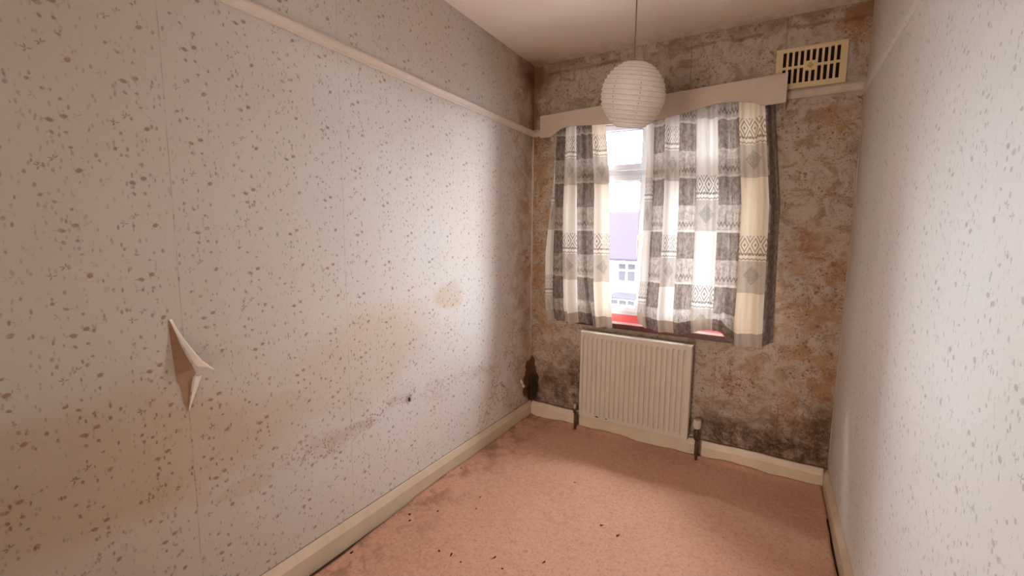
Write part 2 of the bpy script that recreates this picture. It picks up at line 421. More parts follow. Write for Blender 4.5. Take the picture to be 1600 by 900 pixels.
# ------------------------------------------------------------------ mesh helpers
class MB:
    def __init__(s): s.v = []; s.f = []
    def add(s, vs, fs):
        o = len(s.v); s.v += [tuple(p) for p in vs]; s.f += [tuple(i+o for i in f) for f in fs]
    def box(s, x0, x1, y0, y1, z0, z1):
        vs = [(x, y, z) for z in (z0, z1) for y in (y0, y1) for x in (x0, x1)]
        s.add(vs, [(0, 2, 3, 1), (4, 5, 7, 6), (0, 1, 5, 4), (2, 6, 7, 3), (0, 4, 6, 2), (1, 3, 7, 5)])
        return s
    def tube(s, pts, r, n=12, cap=True):
        pts = [Vector(p) for p in pts]; rings = []
        rr = r if isinstance(r, (list, tuple)) else [r]*len(pts)
        prev = None
        for i, p in enumerate(pts):
            d = (pts[min(i+1, len(pts)-1)]-pts[max(i-1, 0)]).normalized()
            a = prev if prev is not None else (Vector((1, 0, 0)) if abs(d.x) < .9 else Vector((0, 1, 0)))
            a = (a-d*a.dot(d)).normalized(); b = d.cross(a); prev = a
            rings.append([p+(a*math.cos(k*2*math.pi/n)+b*math.sin(k*2*math.pi/n))*rr[i] for k in range(n)])
        vs = [q for ring in rings for q in ring]
        fs = [(i*n+k, i*n+(k+1) % n, (i+1)*n+(k+1) % n, (i+1)*n+k) for i in range(len(pts)-1) for k in range(n)]
        if cap: fs += [tuple(range(n))[::-1], tuple((len(pts)-1)*n+k for k in range(n))]
        s.add(vs, fs); return s
    def sweep(s, prof, a, b):
        """closed 2-D profile list[(out,up)] swept from frame a to b; a,b = (origin, outdir, updir)"""
        n = len(prof); vs = []
        for (o, od, ud) in (a, b):
            o, od, ud = Vector(o), Vector(od), Vector(ud)
            vs += [o+od*p[0]+ud*p[1] for p in prof]
        fs = [(k, (k+1) % n, n+(k+1) % n, n+k) for k in range(n)]+[tuple(range(n))[::-1], tuple(range(n, 2*n))]
        s.add(vs, fs); return s
    def grid(s, fn, nu, nv, close_u=False):
        vs = [fn(i/nu, j/nv) for j in range(nv+1) for i in range(nu+1)]
        fs = [(j*(nu+1)+i, j*(nu+1)+i+1, (j+1)*(nu+1)+i+1, (j+1)*(nu+1)+i) for j in range(nv) for i in range(nu)]
        s.add(vs, fs); return s
    def build(s, name, mat, parent=None, smooth=False, bevel=0.0, seg=2, origin=None):
        me = bpy.data.meshes.new(name)
        o0 = Vector(origin) if origin else Vector((0, 0, 0))
        me.from_pydata([tuple(Vector(p)-o0) for p in s.v], [], s.f); me.validate()
        bm = bmesh.new(); bm.from_mesh(me)
        bmesh.ops.remove_doubles(bm, verts=bm.verts, dist=1e-6); bmesh.ops.recalc_face_normals(bm, faces=bm.faces)
        bm.to_mesh(me); bm.free()
        me.materials.append(mat)
        o = bpy.data.objects.new(name, me); C.objects.link(o); o.location = o0
        if smooth: me.polygons.foreach_set('use_smooth', [True]*len(me.polygons))
        if bevel:
            b = o.modifiers.new('bevel', 'BEVEL'); b.width = bevel; b.segments = seg; b.limit_method = 'ANGLE'; b.angle_limit = math.radians(40)
        if parent is not None:
            o.parent = parent; o.matrix_parent_inverse = Matrix.Translation(-parent_world(parent))
        return o
def parent_world(p):
    v = Vector(p.location); q = p.parent
    return v if q is None or p.matrix_parent_inverse != Matrix.Identity(4) else v+parent_world(q)
def tag(o, label=None, cat=None, group=None, kind=None):
    if label: o['label'] = label
    if cat: o['category'] = cat
    if group: o['group'] = group
    if kind: o['kind'] = kind
    return o
def empty(name, loc, label, cat, group=None):
    o = bpy.data.objects.new(name, None); C.objects.link(o); o.location = loc; o.empty_display_size = .05
    return tag(o, label, cat, group)
def struct(o, label=None): o['kind'] = 'structure'; return tag(o, label)

# ------------------------------------------------------------------ room shell
WX0, WX1, WZ0, WZ1 = 0.27, 1.42, 0.765, 2.06      # window opening
D0, D1 = 0.0, 0.30
b = MB()
b.box(-.12, WX0, D0, D1, -.1, H+.1).box(WX1, W+.12, D0, D1, -.1, H+.1)
b.box(WX0, WX1, D0, D1, -.1, WZ0-.03).box(WX0, WX1, D0, D1, WZ1, H+.1)
struct(b.build('wall_back', M['wb']), 'stained mouldy floral wallpaper wall around the window')
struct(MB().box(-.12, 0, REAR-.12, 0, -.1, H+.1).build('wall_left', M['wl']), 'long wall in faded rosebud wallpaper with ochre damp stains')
struct(MB().box(W, W+.12, REAR-.12, 0, -.1, H+.1).build('wall_right', M['wr']), 'pale floral wallpaper wall close on the right')
b = MB()
b.box(0, .55, REAR-.12, REAR, -.1, H+.1).box(1.35, W, REAR-.12, REAR, -.1, H+.1).box(.55, 1.35, REAR-.12, REAR, 2.05, H+.1)
struct(b.build('wall_rear', M['reard']))
struct(MB().box(-.12, W+.12, REAR-.12, D1, H, H+.1).build('ceiling', M['ceil']), 'off-white painted ceiling with damp stains and painted-in shade at the window end')
struct(MB().box(0, W, REAR, 0, -.1, -.004).build('floor', M['board']), 'dark floorboards showing at the carpet edge')
# hallway beyond the door behind the camera
b = MB(); b.box(-.3, 2.2, -4.9, -4.8, -.1, 2.5).box(-.4, -.3, -4.8, REAR-.12, -.1, 2.5).box(2.2, 2.3, -4.8, REAR-.12, -.1, 2.5).box(-.3, 2.2, -4.8, REAR-.12, 2.45, 2.55).box(-.3, 2.2, -4.8, REAR-.12, -.1, 0)
struct(b.build('wall_hallway', M['reard']))

# ------------------------------------------------------------------ carpet
def nz(x, s):
    return math.sin(x*7.3+s)*.45+math.sin(x*17.1+s*2.3)*.3+math.sin(x*41.0+s*.7)*.15
def carpet_pt(u, v):
    y0, y1 = REAR+.01, -T-.001
    y = y0+(y1-y0)*v
    gap = .012+.008*max(0, nz(y, 1.3))+.012*max(0, min(1, (-1.25-y)/.3))
    x0 = T+gap if y < -1.15 else T+.001; x1 = W-T-.003-(.006+.004*nz(y, 5)) * (1 if y < -.3 else 0)
    x = x0+(x1-x0)*u
    z = .008+.0012*nz(x*2+y, 3)+.0012*nz(y*1.7-x, 6)
    el = math.exp(-((x-x0)/.03)**2)*(1 if y > -1.2 else .2); er = math.exp(-((x1-x)/.03)**2); eb = math.exp(-((y1-y)/.03)**2)
    z += el*(.006+.006*nz(y, 2))+er*(.004+.005*nz(y, 9))+eb*(.010+.012*nz(x, 4))
    return (x, y, max(z, .002))
cp = MB().grid(carpet_pt, 130, 220).build('carpet', M['carpet'], smooth=True)
tag(cp, 'worn terracotta fitted carpet covering the whole floor', 'carpet')
sm = cp.modifiers.new('thick', 'SOLIDIFY'); sm.thickness = .008; sm.offset = -1 if cp.data.polygons[5000].normal.z > 0 else 1

# ------------------------------------------------------------------ skirting boards
skp = [(0, -.004), (T, -.004), (T, .074), (T-.003, .080), (.006, HB-.002), (.0, HB)]
def strip(name, prof, segs, od, mat, wob=0.0, label=None, bev=.0015, ud=(0, 0, 1)):
    mb = MB(); n = len(prof)
    for (p, q, cnt) in segs:
        p, q = Vector(p), Vector(q); vs = []
        for i in range(cnt+1):
            o = p.lerp(q, i/cnt)
            k = 1+wob*nz((o.x+o.y)*1.1, 2.2)
            vs += [o+Vector(od)*a+Vector(ud)*(c_*k if c_ > .05 else c_) for a, c_ in prof]
        fs = [(i*n+k, i*n+(k+1) % n, (i+1)*n+(k+1) % n, (i+1)*n+k) for i in range(cnt) for k in range(n)]
        fs += [tuple(range(n))[::-1], tuple(cnt*n+k for k in range(n))]
        mb.add(vs, fs)
    o = mb.build(name, mat, bevel=bev); struct(o, label); return o
strip('baseboard_left', skp, [((0, REAR, 0), (0, 0, 0), 30)], (1, 0, 0), M['cream'], .01, 'cream painted skirting along the long floral wall')
strip('baseboard_back', skp, [((T, 0, 0), (.385, 0, 0), 8), ((.41, 0, 0), (1.175, 0, 0), 16), ((1.215, 0, 0), (W-T, 0, 0), 14)], (0, -1, 0), M['cream'], .045, 'cream skirting under the window, notched for the radiator pipes')
strip('baseboard_right', skp, [((W, REAR, 0), (W, 0, 0), 30)], (-1, 0, 0), M['cream'], .01, 'cream painted skirting at the foot of the right wall')

# ------------------------------------------------------------------ picture rails
rp = [(0, 0), (.007, 0), (.010, .004), (.010, .010), (.014, .014), (.021, .024), (.022, .030), (.019, .036), (.012, .040), (0, .042)]
strip('trim_1', rp, [((0, REAR, 1.984), (0, 0, 1.984), 12)], (1, 0, 0), M['rail'], 0, 'white moulded picture rail along the left wall', bev=0)
rp2 = [(0, 0), (.006, 0), (.010, .006), (.013, .022), (.013, .034), (.006, .044), (0, .05)]
strip('trim_2', rp2, [((.0, 0, 1.984), (.2, 0, 1.992), 2), ((1.45, 0, 2.037), (W, 0, 2.043), 6)], (0, -1, 0), M['railp'], 0, 'papered-over picture rail on the window wall under the air vent', bev=0)
rp3 = [(0, 0), (.002, 0), (.009, .012), (.010, .030), (.004, .040), (0, .044)]
strip('trim_3', rp3, [((W, REAR, 2.035), (W, 0, 2.035), 6)], (-1, 0, 0), M['wr'], 0, 'faint papered-over picture rail on the right wall', bev=0)

# ------------------------------------------------------------------ window
win = empty('window_1', (.845, .14, WZ0), None, None); win['kind'] = 'structure'; win['label'] = 'white plastic casement window behind the curtains'
FY0, FY1 = .030, .090
fz0 = .815
def frame(mb, x0, x1, z0, z1, wd, y0, y1):
    mb.box(x0, x0+wd, y0, y1, z0, z1).box(x1-wd, x1, y0, y1, z0, z1).box(x0+wd, x1-wd, y0, y1, z0, z0+wd).box(x0+wd, x1-wd, y0, y1, z1-wd, z1)
    return mb
fb = frame(MB(), WX0+.01, WX1-.01, fz0, WZ1-.015, .030, FY0, FY1)
fb.box(WX0+.055, WX1-.055, FY0, FY1, 1.690, 1.732)           # transom
fb.box(.795, .826, FY0, FY1, fz0+.03, 1.695)               # mullion
fb.box(.795, .826, FY0, FY1, 1.74, WZ1-.06)
fb.build('window_frame', M['upvc'], win, bevel=.003)
for (x0, x1, z0, z1) in ((WX0+.05, .796, fz0+.02, 1.70), (.823, WX1-.05, fz0+.02, 1.70), (WX0+.05, .796, 1.735, WZ1-.05), (.823, WX1-.05, 1.735, WZ1-.05)):
    sw = .034 if z0 > 1.7 else .036
    sa = frame(MB(), x0, x1, z0, z1, sw, FY0-.014, FY1-.015).build('window_sash', M['upvc'], win, bevel=.004)
    frame(MB(), x0+sw-.002, x1-sw+.002, z0+sw-.002, z1-sw+.002, .006, FY0-.003, FY0+.02).build('glazing_gasket', M['gasket'], sa)
    MB().box(x0+sw, x1-sw, FY0+.012, FY0+.016, z0+sw, z1-sw).build('window_pane', M['glass'], sa)
hd = MB().box(.760, .786, FY0-.034, FY0-.014, 1.27, 1.33).box(.766, .780, FY0-.048, FY0-.034, 1.20, 1.322).build('window_handle', M['valvecap'], win, bevel=.004)
# red painted timber reveal and sill
for xj in (WX0, WX1-.012): MB().box(xj, xj+.012, 0, D1, WZ0, WZ1-.012).build('side_reveal', M['rail'], win)
rv = MB().box(WX0, WX1, 0, D1, WZ1-.012, WZ1)
rv.box(WX0+.012, WX1-.012, FY0-.004, D1, WZ0, fz0)
rv.build('window_reveal', M['red'], win)
ws = MB().box(.30, 1.41, -.030, FY0, WZ0-.012, WZ0).build('window_sill', M['sillw'], win, bevel=.003)
MB().box(.295, 1.415, -.040, -.030, WZ0-.034, WZ0-.001).build('sill_nosing', M['maroon'], ws, bevel=.003)
MB().box(.30, 1.41, -.030, 0, WZ0-.034, WZ0-.012).build('sill_apron', M['maroon'], ws)

# ------------------------------------------------------------------ pelmet
pel = empty('curtain_pelmet', (.83, -.15, 2.03), 'shaped beige painted pelmet board above the curtains', 'pelmet')
PX0, PX1 = .1405, 1.5195
def ptop(x): return 2.0705+(2.122-2.0705)*(x-PX0)/(PX1-PX0)
bot = [(.1405, 1.9355), (.215, 1.936), (.235, 1.945), (.2674, 1.9675), (.30, 1.982), (.347, 1.9905), (.45, 1.985), (.579, 1.9744), (.70, 1.970), (.80, 1.968), (.92, 1.9706), (1.0226, 1.9862), (1.105, 2.0032), (1.20, 2.0176), (1.293, 2.0155), (1.368, 2.003), (1.41, 1.986), (1.43, 1.9805), (1.5195, 1.983)]
mb = MB(); vs = []; n = len(bot)
for y in (-.158, -.146):
    for x, z in bot: vs.append((x, y, z))
    for x, z in bot: vs.append((x, y, ptop(x)))
fs = []
for i in range(n-1):
    fs += [(i, i+1, n+i+1, n+i), (2*n+i+1, 2*n+i, 3*n+i, 3*n+i+1), (i, 2*n+i, 2*n+i+1, i+1), (n+i, n+i+1, 3*n+i+1, 3*n+i)]
fs += [(0, n, 3*n, 2*n), (n-1, 3*n-1, 4*n-1, 2*n-1)]
mb.add(vs, fs); mb.build('front_board', M['pelmet'], pel, bevel=.0015)
MB().box(PX0, PX0+.012, -.146, -.001, 1.936, ptop(PX0)).build('side_return', M['pelmet'], pel)
MB().box(PX1-.012, PX1, -.146, -.001, 1.983, ptop(PX1)).build('side_return', M['pelmet'], pel)
MB().sweep([(0, 0), (.145, 0), (.145, .012), (0, .012)], ((PX0+.012, -.001, ptop(PX0)-.013), (0, -1, 0), (0, 0, 1)), ((PX1-.012, -.001, ptop(PX1)-.013), (0, -1, 0), (0, 0, 1))).build('top_board', M['pelmet'], pel)
trk = MB().box(.16, 1.50, -.085, -.065, 2.046, 2.056).box(.3, .32, -.065, -.0, 2.046, 2.056).box(1.3, 1.32, -.065, -.0, 2.046, 2.056).build('curtain_track', M['upvc'], pel)

# ------------------------------------------------------------------ curtains
def curtain_mat():
    m, t = newmat('patchwork_curtain_cloth'); nt = m.node_tree
    uvn = t.new('ShaderNodeUVMap'); uvn.uv_map = 'UVMap'
    sp = t.new('ShaderNodeSeparateXYZ'); t.link(uvn.outputs[0], sp.inputs[0])
    u, z = S(nt, sp.outputs[0]), S(nt, sp.outputs[1])
    at = t.new('ShaderNodeAttribute'); at.attribute_name = 'kind'; at.attribute_type = 'GEOMETRY'
    k = S(nt, at.outputs['Fac'])                 # 0: squares, 1: white strip, 2: white strip shifted half a repeat
    v = t.vec(u*.15, z); vs = t.vec(u*.15+k*3.1, z); nv = t.warp(vs, 20, .01)
    uu = u.fr(); 
    rough = t.noise(t.vec(u*.15*6+k*7, z*1.0), 9, 4, .75)
    cloud = t.noise(nv, 38, 4, .7)
    tn = t.new('ShaderNodeAttribute'); tn.attribute_name = 'tone'; tn.attribute_type = 'GEOMETRY'
    # squares strip
    fb_ = ((1.65-z)/.30).fr(); isd = fb_.lt(.5)
    dark = t.mix(cloud.step(.35, .65), (.20, .165, .145), (.36, .315, .28))
    dark = t.mix(rough.step(.50, .66)*.75, dark, (.52, .48, .44))
    fm = (fb_-.5)*2.0
    mid = t.mix(cloud.step(.38, .6), (.40, .365, .33), (.62, .58, .53))
    scr = ((uu*7.0).fr()-.5).ab().step(.22, .10)*(fm-.42).ab().step(.2, .12)*t.noise(vs, 150, 2).step(.4, .55)
    mid = t.mix(scr*.55, mid, (.2, .17, .15))
    zz = ((uu*6.0).fr()-.5).ab()*.32
    zl = ((fm-.78)+zz).ab().step(.06, .025)
    mid = t.mix(zl*.75, mid, (.14, .11, .10))
    gap = (fm-.95).ab().step(.05, .03)
    mid = t.mix(gap*.8, mid, (.74, .69, .63))
    sq = t.mix(isd, mid, dark)
    sq = t.mix(S(nt, tn.outputs['Fac'])*.75, sq, t.mix(1.0, sq, (.42, .36, .32), 'MULTIPLY'))
    # pale strip
    s_ = ((1.64+(k-1.0)*.327-z)/.61).fr()
    plain = t.mix(cloud.step(.3, .7), (.78, .77, .74), (.82, .81, .78))
    plain = t.mix(S(nt, tn.outputs['Fac']), plain, (.80, .69, .53))
    tb = (s_-.50)/.20
    ax = ((uu*2.6).fr()-.5).ab()*2.0; az = (tb-.40).ab()*2.4
    dd = ax*.5+az*.5
    rings = (dd*3.4).fr().lt(.36)*dd.lt(1.02)*tb.lt(.86)*tb.gt(.0)
    wave = ((tb-.80)+(u*50.0).sin()*.028).ab().lt(.04).max(((tb-1.02)+(u*42.0).sin()*.024).ab().lt(.032))
    tri = plain
    tri = t.mix(rings*.8, tri, (.20, .17, .15)); tri = t.mix(wave*.75, tri, (.22, .19, .17))
    db = (s_-.72)/.28
    grey = t.mix(cloud.step(.35, .65), (.50, .47, .43), (.58, .55, .50))
    grey = t.mix(S(nt, tn.outputs['Fac'])*.6, grey, (.52, .43, .33))
    rr = (uu-.5).ab()*2.2+(db-.45).ab()*2.2
    dia = rr.lt(.72)*((rr*7.0).fr().lt(.5)*.6+.25)*t.noise(vs, 120, 3).step(.3, .5)
    grey = t.mix(dia, grey, (.25, .22, .20))
    isg = s_.gt(.72); ist = s_.gt(.5)*s_.lt(.755)
    pale = t.mix(isg, plain, grey); pale = t.mix(ist*(1.0-isg), pale, tri)
    pale = t.mix(wave*isg*s_.lt(.745)*.75, pale, (.22, .19, .17))
    c = t.mix(k.gt(.5), sq, pale)
    # hem band; also the fold shade painted down the far right edge
    he = t.new('ShaderNodeAttribute'); he.attribute_name = 'hem_shade'; he.attribute_type = 'GEOMETRY'
    hf = S(nt, he.outputs['Fac'])
    hc = t.mix(k.gt(.5), t.mix(cloud.step(.35, .65), (.13, .095, .08), (.24, .19, .165)), (.42, .35, .30))
    c = t.mix(hf, c, hc)
    weave = t.noise(t.vec(u*.15, z), 900, 1)
    d = t.bsdf(c, .9, .1, bump=weave, bd=.0008, bs=.3)
    tr = t.new('ShaderNodeBsdfTranslucent'); t.link(c, tr.inputs[0])
    mx = t.new('ShaderNodeMixShader'); mx.inputs[0].default_value = .032
    t.link(d.outputs[0], mx.inputs[1]); t.link(tr.outputs[0], mx.inputs[2]); t.out(mx)
    return m
M['cloth'] = curtain_mat()

def lerp_tab(tab, x):
    if x <= tab[0][0]: return tab[0][1]
    for (a, p), (b_, q) in zip(tab, tab[1:]):
        if x <= b_: return p+(q-p)*(x-a)/(b_-a)
    return tab[-1][1]
def ss(a, b_, x):
    q = max(0, min(1, (x-a)/(b_-a))); return q*q*(3-2*q)

def curtain(name, cols, xl, xr, ref, zb, yfn, label, hemz, tones):
    """cols: (kind, x0, x1) at the reference height; xl/xr: edge x by height"""
    nv = 74; U = []
    for ci, (k, a, b_) in enumerate(cols):
        n = max(4, int((b_-a)/.008))
        for i in range(n): U.append((ci, k, i/n, a+(b_-a)*i/n, n))
    U.append((len(cols)-1, cols[-1][0], 1.0, cols[-1][2], 0))
    A, B = ref
    verts = []; ztop = 2.043
    rows = [j/nv for j in range(nv+1)]
    def P(x, v):
        b0 = zb(x); z = ztop+(b0-ztop)*v
        l, r = lerp_tab(xl, z), lerp_tab(xr, z)
        xx = l+(r-l)*(x-A)/(B-A)
        yy, dx = yfn(x, z)
        return (xx+dx, yy, z)
    # hem rows: put one row exactly at the hem line
    for v in rows:
        for (_, _, _, x, _) in U: verts.append(P(x, v))
    nu = len(U); faces = []; kinds = []; hem_shades = []; tns = []; uvs = []
    for j in range(nv):
        for i in range(nu-1):
            faces.append((j*nu+i, j*nu+i+1, (j+1)*nu+i+1, (j+1)*nu+i))
            ci, k, uu, x, n = U[i]; u1 = uu+1/n
            zc = (verts[j*nu+i][2]+verts[(j+1)*nu+i][2])/2
            kinds.append(float(k)); tns.append(tones[ci]); hem_shades.append(1.0 if zc < zb(x)+hemz or x > 1.486 else 0.0)  # far right strip: shade of the turned fold as dark colour
            za, zb_, zc_, zd = [verts[q][2] for q in faces[-1]]
            uvs += [(ci+uu, za), (ci+u1, zb_), (ci+u1, zc_), (ci+uu, zd)]
    me = bpy.data.meshes.new(name); org = Vector((A, -.08, ztop))
    me.from_pydata([tuple(Vector(p)-org) for p in verts], [], faces)
    uvl = me.uv_layers.new(name='UVMap')
    for i, q in enumerate(uvs): uvl.data[i].uv = q
    ka = me.attributes.new('kind', 'FLOAT', 'FACE'); ka.data.foreach_set('value', kinds)
    ta = me.attributes.new('tone', 'FLOAT', 'FACE'); ta.data.foreach_set('value', tns)
    ha = me.attributes.new('hem_shade', 'FLOAT', 'FACE'); ha.data.foreach_set('value', hem_shades)
    me.polygons.foreach_set('use_smooth', [True]*len(faces)); me.materials.append(M['cloth'])
    o = bpy.data.objects.new(name, me); C.objects.link(o); o.location = org
    return tag(o, label, 'curtain', 'curtains at the window')

def yleft(x, z):
    t_ = (2.03-z)/1.28
    y = -.080+.022*math.sin(x*70+.6)*(.5+.5*t_)*(1-.6*ss(.5,.58,x))+.024*ss(.5,.6,x)*ss(.8,.95,z)+.010*math.sin(x*124+1+z)+.008*math.sin(x*150+z*2)*(1-.3*t_)
    y += .014*math.sin(x*28+2.0+z*.8)*t_
    y += .006*math.sin(z*5+x*9)
    e = (1-ss(.158, .20, x))*ss(1.12, 1.80, z)
    return y+.05*e, .006*math.sin(z*4+x*40)*t_+.018*e
def yright(x, z):
    t_ = (2.03-z)/1.28
    y = -.085+.020*math.sin(x*58+1.4)*(1-.35*t_)+.011*math.sin(x*132+z)*(1-.4*t_)
    y += .010*math.sin(x*24+z*1.1)*t_
    y += .005*math.sin(z*6+x*7)
    low = ss(1.15, .80, z)
    # the middle rests back on the sill, the right part hangs forward of it
    fx = ss(1.285, 1.335, x-.06*ss(1.1, .8, z)+.03)
    y += low*(.022*(1-fx)*ss(.9, 1.0, x)-.055*fx)
    edge = ss(1.478, 1.53, x)
    y += edge*.055
    return y, low*(-.018*math.exp(-((x-1.30)/.03)**2))
curtain('curtain', [(2, .150, .19), (0, .19, .277), (1, .277, .369), (0, .369, .452), (0, .452, .508), (1, .508, .60)],
        [(.75, .185), (.85, .165), (1.2, .155), (1.55, .160), (2.0, .175)], [(.75, .640), (1.0, .615), (1.6, .588), (2.0, .548)],
        (.15, .60), lambda x: .745+.006*math.sin(x*34)-.01*ss(.5, .6, x), yleft,
        'narrow grey and cream patchwork curtain hanging left of the window gap', .062, [0, .9, .30, .7, 1.0, .55])
zbr = [(.80, .80), (.84, .768), (.958, .757), (1.048, .750), (1.10, .765), (1.16, .788), (1.25, .800), (1.285, .79), (1.33, .74), (1.40, .742), (1.50, .762), (1.54, .77)]
curtain('curtain', [(2, .800, .847), (0, .847, .926), (1, .926, 1.006), (0, 1.006, 1.1045), (2, 1.1045, 1.229), (0, 1.229, 1.3477), (1, 1.3477, 1.4846), (0, 1.4846, 1.536)],
        [(.75, .822), (.85, .806), (1.05, .815), (1.6, .820), (2.0, .815)], [(.75, 1.548), (1.5, 1.530), (2.0, 1.472)],
        (.80, 1.536), lambda x: lerp_tab(zbr, x), yright,
        'wide grey and cream patchwork curtain hanging right of the window gap', .066, [0, .25, .10, 0, 0, .15, .85, 1])

# ------------------------------------------------------------------ radiator
rad = empty('radiator', (.79, -.05, .124), 'cream ribbed panel radiator on the wall under the window', 'radiator')
RX0, RX1, RZ0, RZ1 = .434, 1.142, .124, .700
mb = MB(); nr = 21; pitch = (RX1-RX0-.036)/nr; xs = [(RX0, .006, 0), (RX0+.003, 0, 0), (RX0+.016, 0, 0)]
for i in range(nr):
    a = RX0+.018+i*pitch                       # a groove pressed back, then a flat raised flute
    xs += [(a+pitch*.0, 0, 0), (a+pitch*.14, 0, 1), (a+pitch*.34, 0, 1), (a+pitch*.48, 0, 0)]
xs += [(RX1-.016, 0, 0), (RX1-.003, 0, 0), (RX1, .006, 0)]
zs = [(RZ0, .008, 0), (RZ0+.004, 0, 0), (RZ0+.024, 0, 0), (RZ0+.038, 0, 1), (RZ1-.046, 0, 1), (RZ1-.032, 0, 0), (RZ1-.006, 0, 0), (RZ1, .008, 0)]
vs = [(x, -.092+max(dy, e)+(.008 if rib and g else 0), z) for (z, dy, rib) in zs for (x, e, g) in xs]
nx = len(xs)
fs = [(j*nx+i, j*nx+i+1, (j+1)*nx+i+1, (j+1)*nx+i) for j in range(len(zs)-1) for i in range(nx-1)]
mb.add(vs, fs)
panel = mb.build('front_panel', M['rad'], rad, smooth=False)
MB().box(RX0, RX1, -.084, -.052, RZ0, RZ0+.02).box(RX0, RX1, -.084, -.052, RZ1-.012, RZ1).box(RX0, RX0+.012, -.084, -.052, RZ0, RZ1).box(RX1-.012, RX1, -.084, -.052, RZ0, RZ1).box(RX0+.012, RX1-.012, -.068, -.052, RZ0+.02, RZ1-.012).build('back_panel', M['rad'], rad, bevel=.002)
for bx in (RX0+.10, RX1-.12): MB().box(bx, bx+.03, -.052, .0, RZ0+.04, RZ1-.06).build('wall_bracket', M['pipe'], rad)
def chip(pts, y=-.0926):
    m_ = MB(); n_ = len(pts); vs_ = [(x, y, z) for x, z in pts]+[(x, y+.0015, z) for x, z in pts]
    m_.add(vs_, [tuple(range(n_)), tuple(range(n_, 2*n_))[::-1]]+[(i, (i+1) % n_, n_+(i+1) % n_, n_+i) for i in range(n_)])
    return m_
chip([(.552, .140), (.562, .1365), (.575, .1375), (.580, .141), (.566, .145), (.556, .1445)]).build('paint_chip', M['radchip'], rad)
chip([(.625, .139), (.632, .1365), (.637, .140), (.632, .1445), (.626, .144)]).build('paint_chip', M['radchip'], rad)
# thermostatic valve, right
va = empty('radiator_valve', (1.190, -.07, 0), 'grey ribbed thermostatic valve on dark pipe right of the radiator', 'valve')
mb = MB(); n = 40; prof = [(.0, .258), (.016, .258), (.0215, .254), (.0225, .238), (.0215, .214), (.017, .205), (.0, .205)]
vs = []; fs = []
for j, (r, z) in enumerate(prof):
    for k in range(n):
        a = k*2*math.pi/n; rr = r*(1 if k % 2 else .93) if .21 < z < .256 else r
        vs.append((1.190+rr*math.cos(a), -.07+rr*math.sin(a), z))
fs = [(j*n+k, j*n+(k+1) % n, (j+1)*n+(k+1) % n, (j+1)*n+k) for j in range(len(prof)-1) for k in range(n)]
mb.add(vs, fs); mb.build('thermostatic_head', M['valvecap'], va)
MB().tube([(1.190, -.07, .206), (1.190, -.07, .19), (1.190, -.07, .185), (1.190, -.07, .135)], [.012, .012, .015, .015], 16).build('valve_body', M['pipe'], va, smooth=True, bevel=0)
MB().tube([(1.142, -.07, .155), (1.176, -.07, .155)], .0085, 12).build('connector', M['brass'], va, smooth=True)
MB().tube([(1.193, -.07, .14), (1.193, -.07, .0)], .0085, 14).build('pipe', M['pipe'], va, smooth=True)
# lockshield, left
vb = empty('radiator_valve', (.398, -.07, 0), 'small dark lockshield valve and pipe left of the radiator', 'valve')
MB().tube([(.398, -.07, .185), (.398, -.07, .18), (.398, -.07, .150)], [.006, .008, .008], 14).build('valve_cap', M['valvecap'], vb, smooth=True)
MB().tube([(.398, -.07, .152), (.398, -.07, .125)], .012, 14).build('valve_body', M['pipe'], vb, smooth=True)
MB().tube([(.405, -.07, .142), (.436, -.07, .142)], .007, 12).build('connector', M['brass'], vb, smooth=True)
MB().tube([(.400, -.07, .128), (.400, -.07, .0)], .0085, 14).build('pipe', M['pipe'], vb, smooth=True)

# ------------------------------------------------------------------ air vent
ve = empty('air_vent', (1.615, 0, 2.19), 'ivory slotted air vent grille high on the window wall', 'vent')
VX0, VX1, VZ0, VZ1 = 1.462, 1.768, 2.088, 2.284
cols_ = [1.500+i*.0257 for i in range(10)]
slots = []
for i, cx in enumerate(cols_):
    up0, lo1 = 2.1965, 2.1845
    if i in (4, 5): up0, lo1 = 2.213, 2.168
    slots.append((cx-.0075, cx+.0075, up0, 2.267)); slots.append((cx-.0075, cx+.0075, 2.113, lo1))
mb = MB()
mb.box(VX0, VX1, -.014, -.001, VZ0, 2.113).box(VX0, VX1, -.014, -.001, 2.267, VZ1)
xa = VX0
for i, cx in enumerate(cols_):
    mb.box(xa, cx-.0075, -.014, -.001, 2.113, 2.267); xa = cx+.0075
    mb.box(cx-.0075, cx+.0075, -.014, -.001, slots[2*i+1][3], slots[2*i][2])
mb.box(xa, VX1, -.014, -.001, 2.113, 2.267)
mb.build('grille_plate', M['ivory'], ve)
frame(MB(), VX0-.001, VX1+.001, VZ0-.001, VZ1+.001, .006, -.017, -.001).build('raised_rim', M['ivory'], ve, bevel=.0015)
MB().box(VX0+.01, VX1-.01, -.004, -.0005, 2.10, 2.275).build('duct_backing', M['dark'], ve)
mb = MB(); mb.add([(1.6155-.017, -.014, 2.1905), (1.6155, -.014, 2.1905+.013), (1.6155+.017, -.014, 2.1905), (1.6155, -.014, 2.1905-.013), (1.6155-.010, -.022, 2.1905), (1.6155, -.022, 2.1905+.008), (1.6155+.010, -.022, 2.1905), (1.6155, -.022, 2.1905-.008)],
    [(4, 5, 6, 7), (0, 1, 5, 4), (1, 2, 6, 5), (2, 3, 7, 6), (3, 0, 4, 7), (3, 2, 1, 0)])
mb.build('slide_knob', M['gold'], ve)

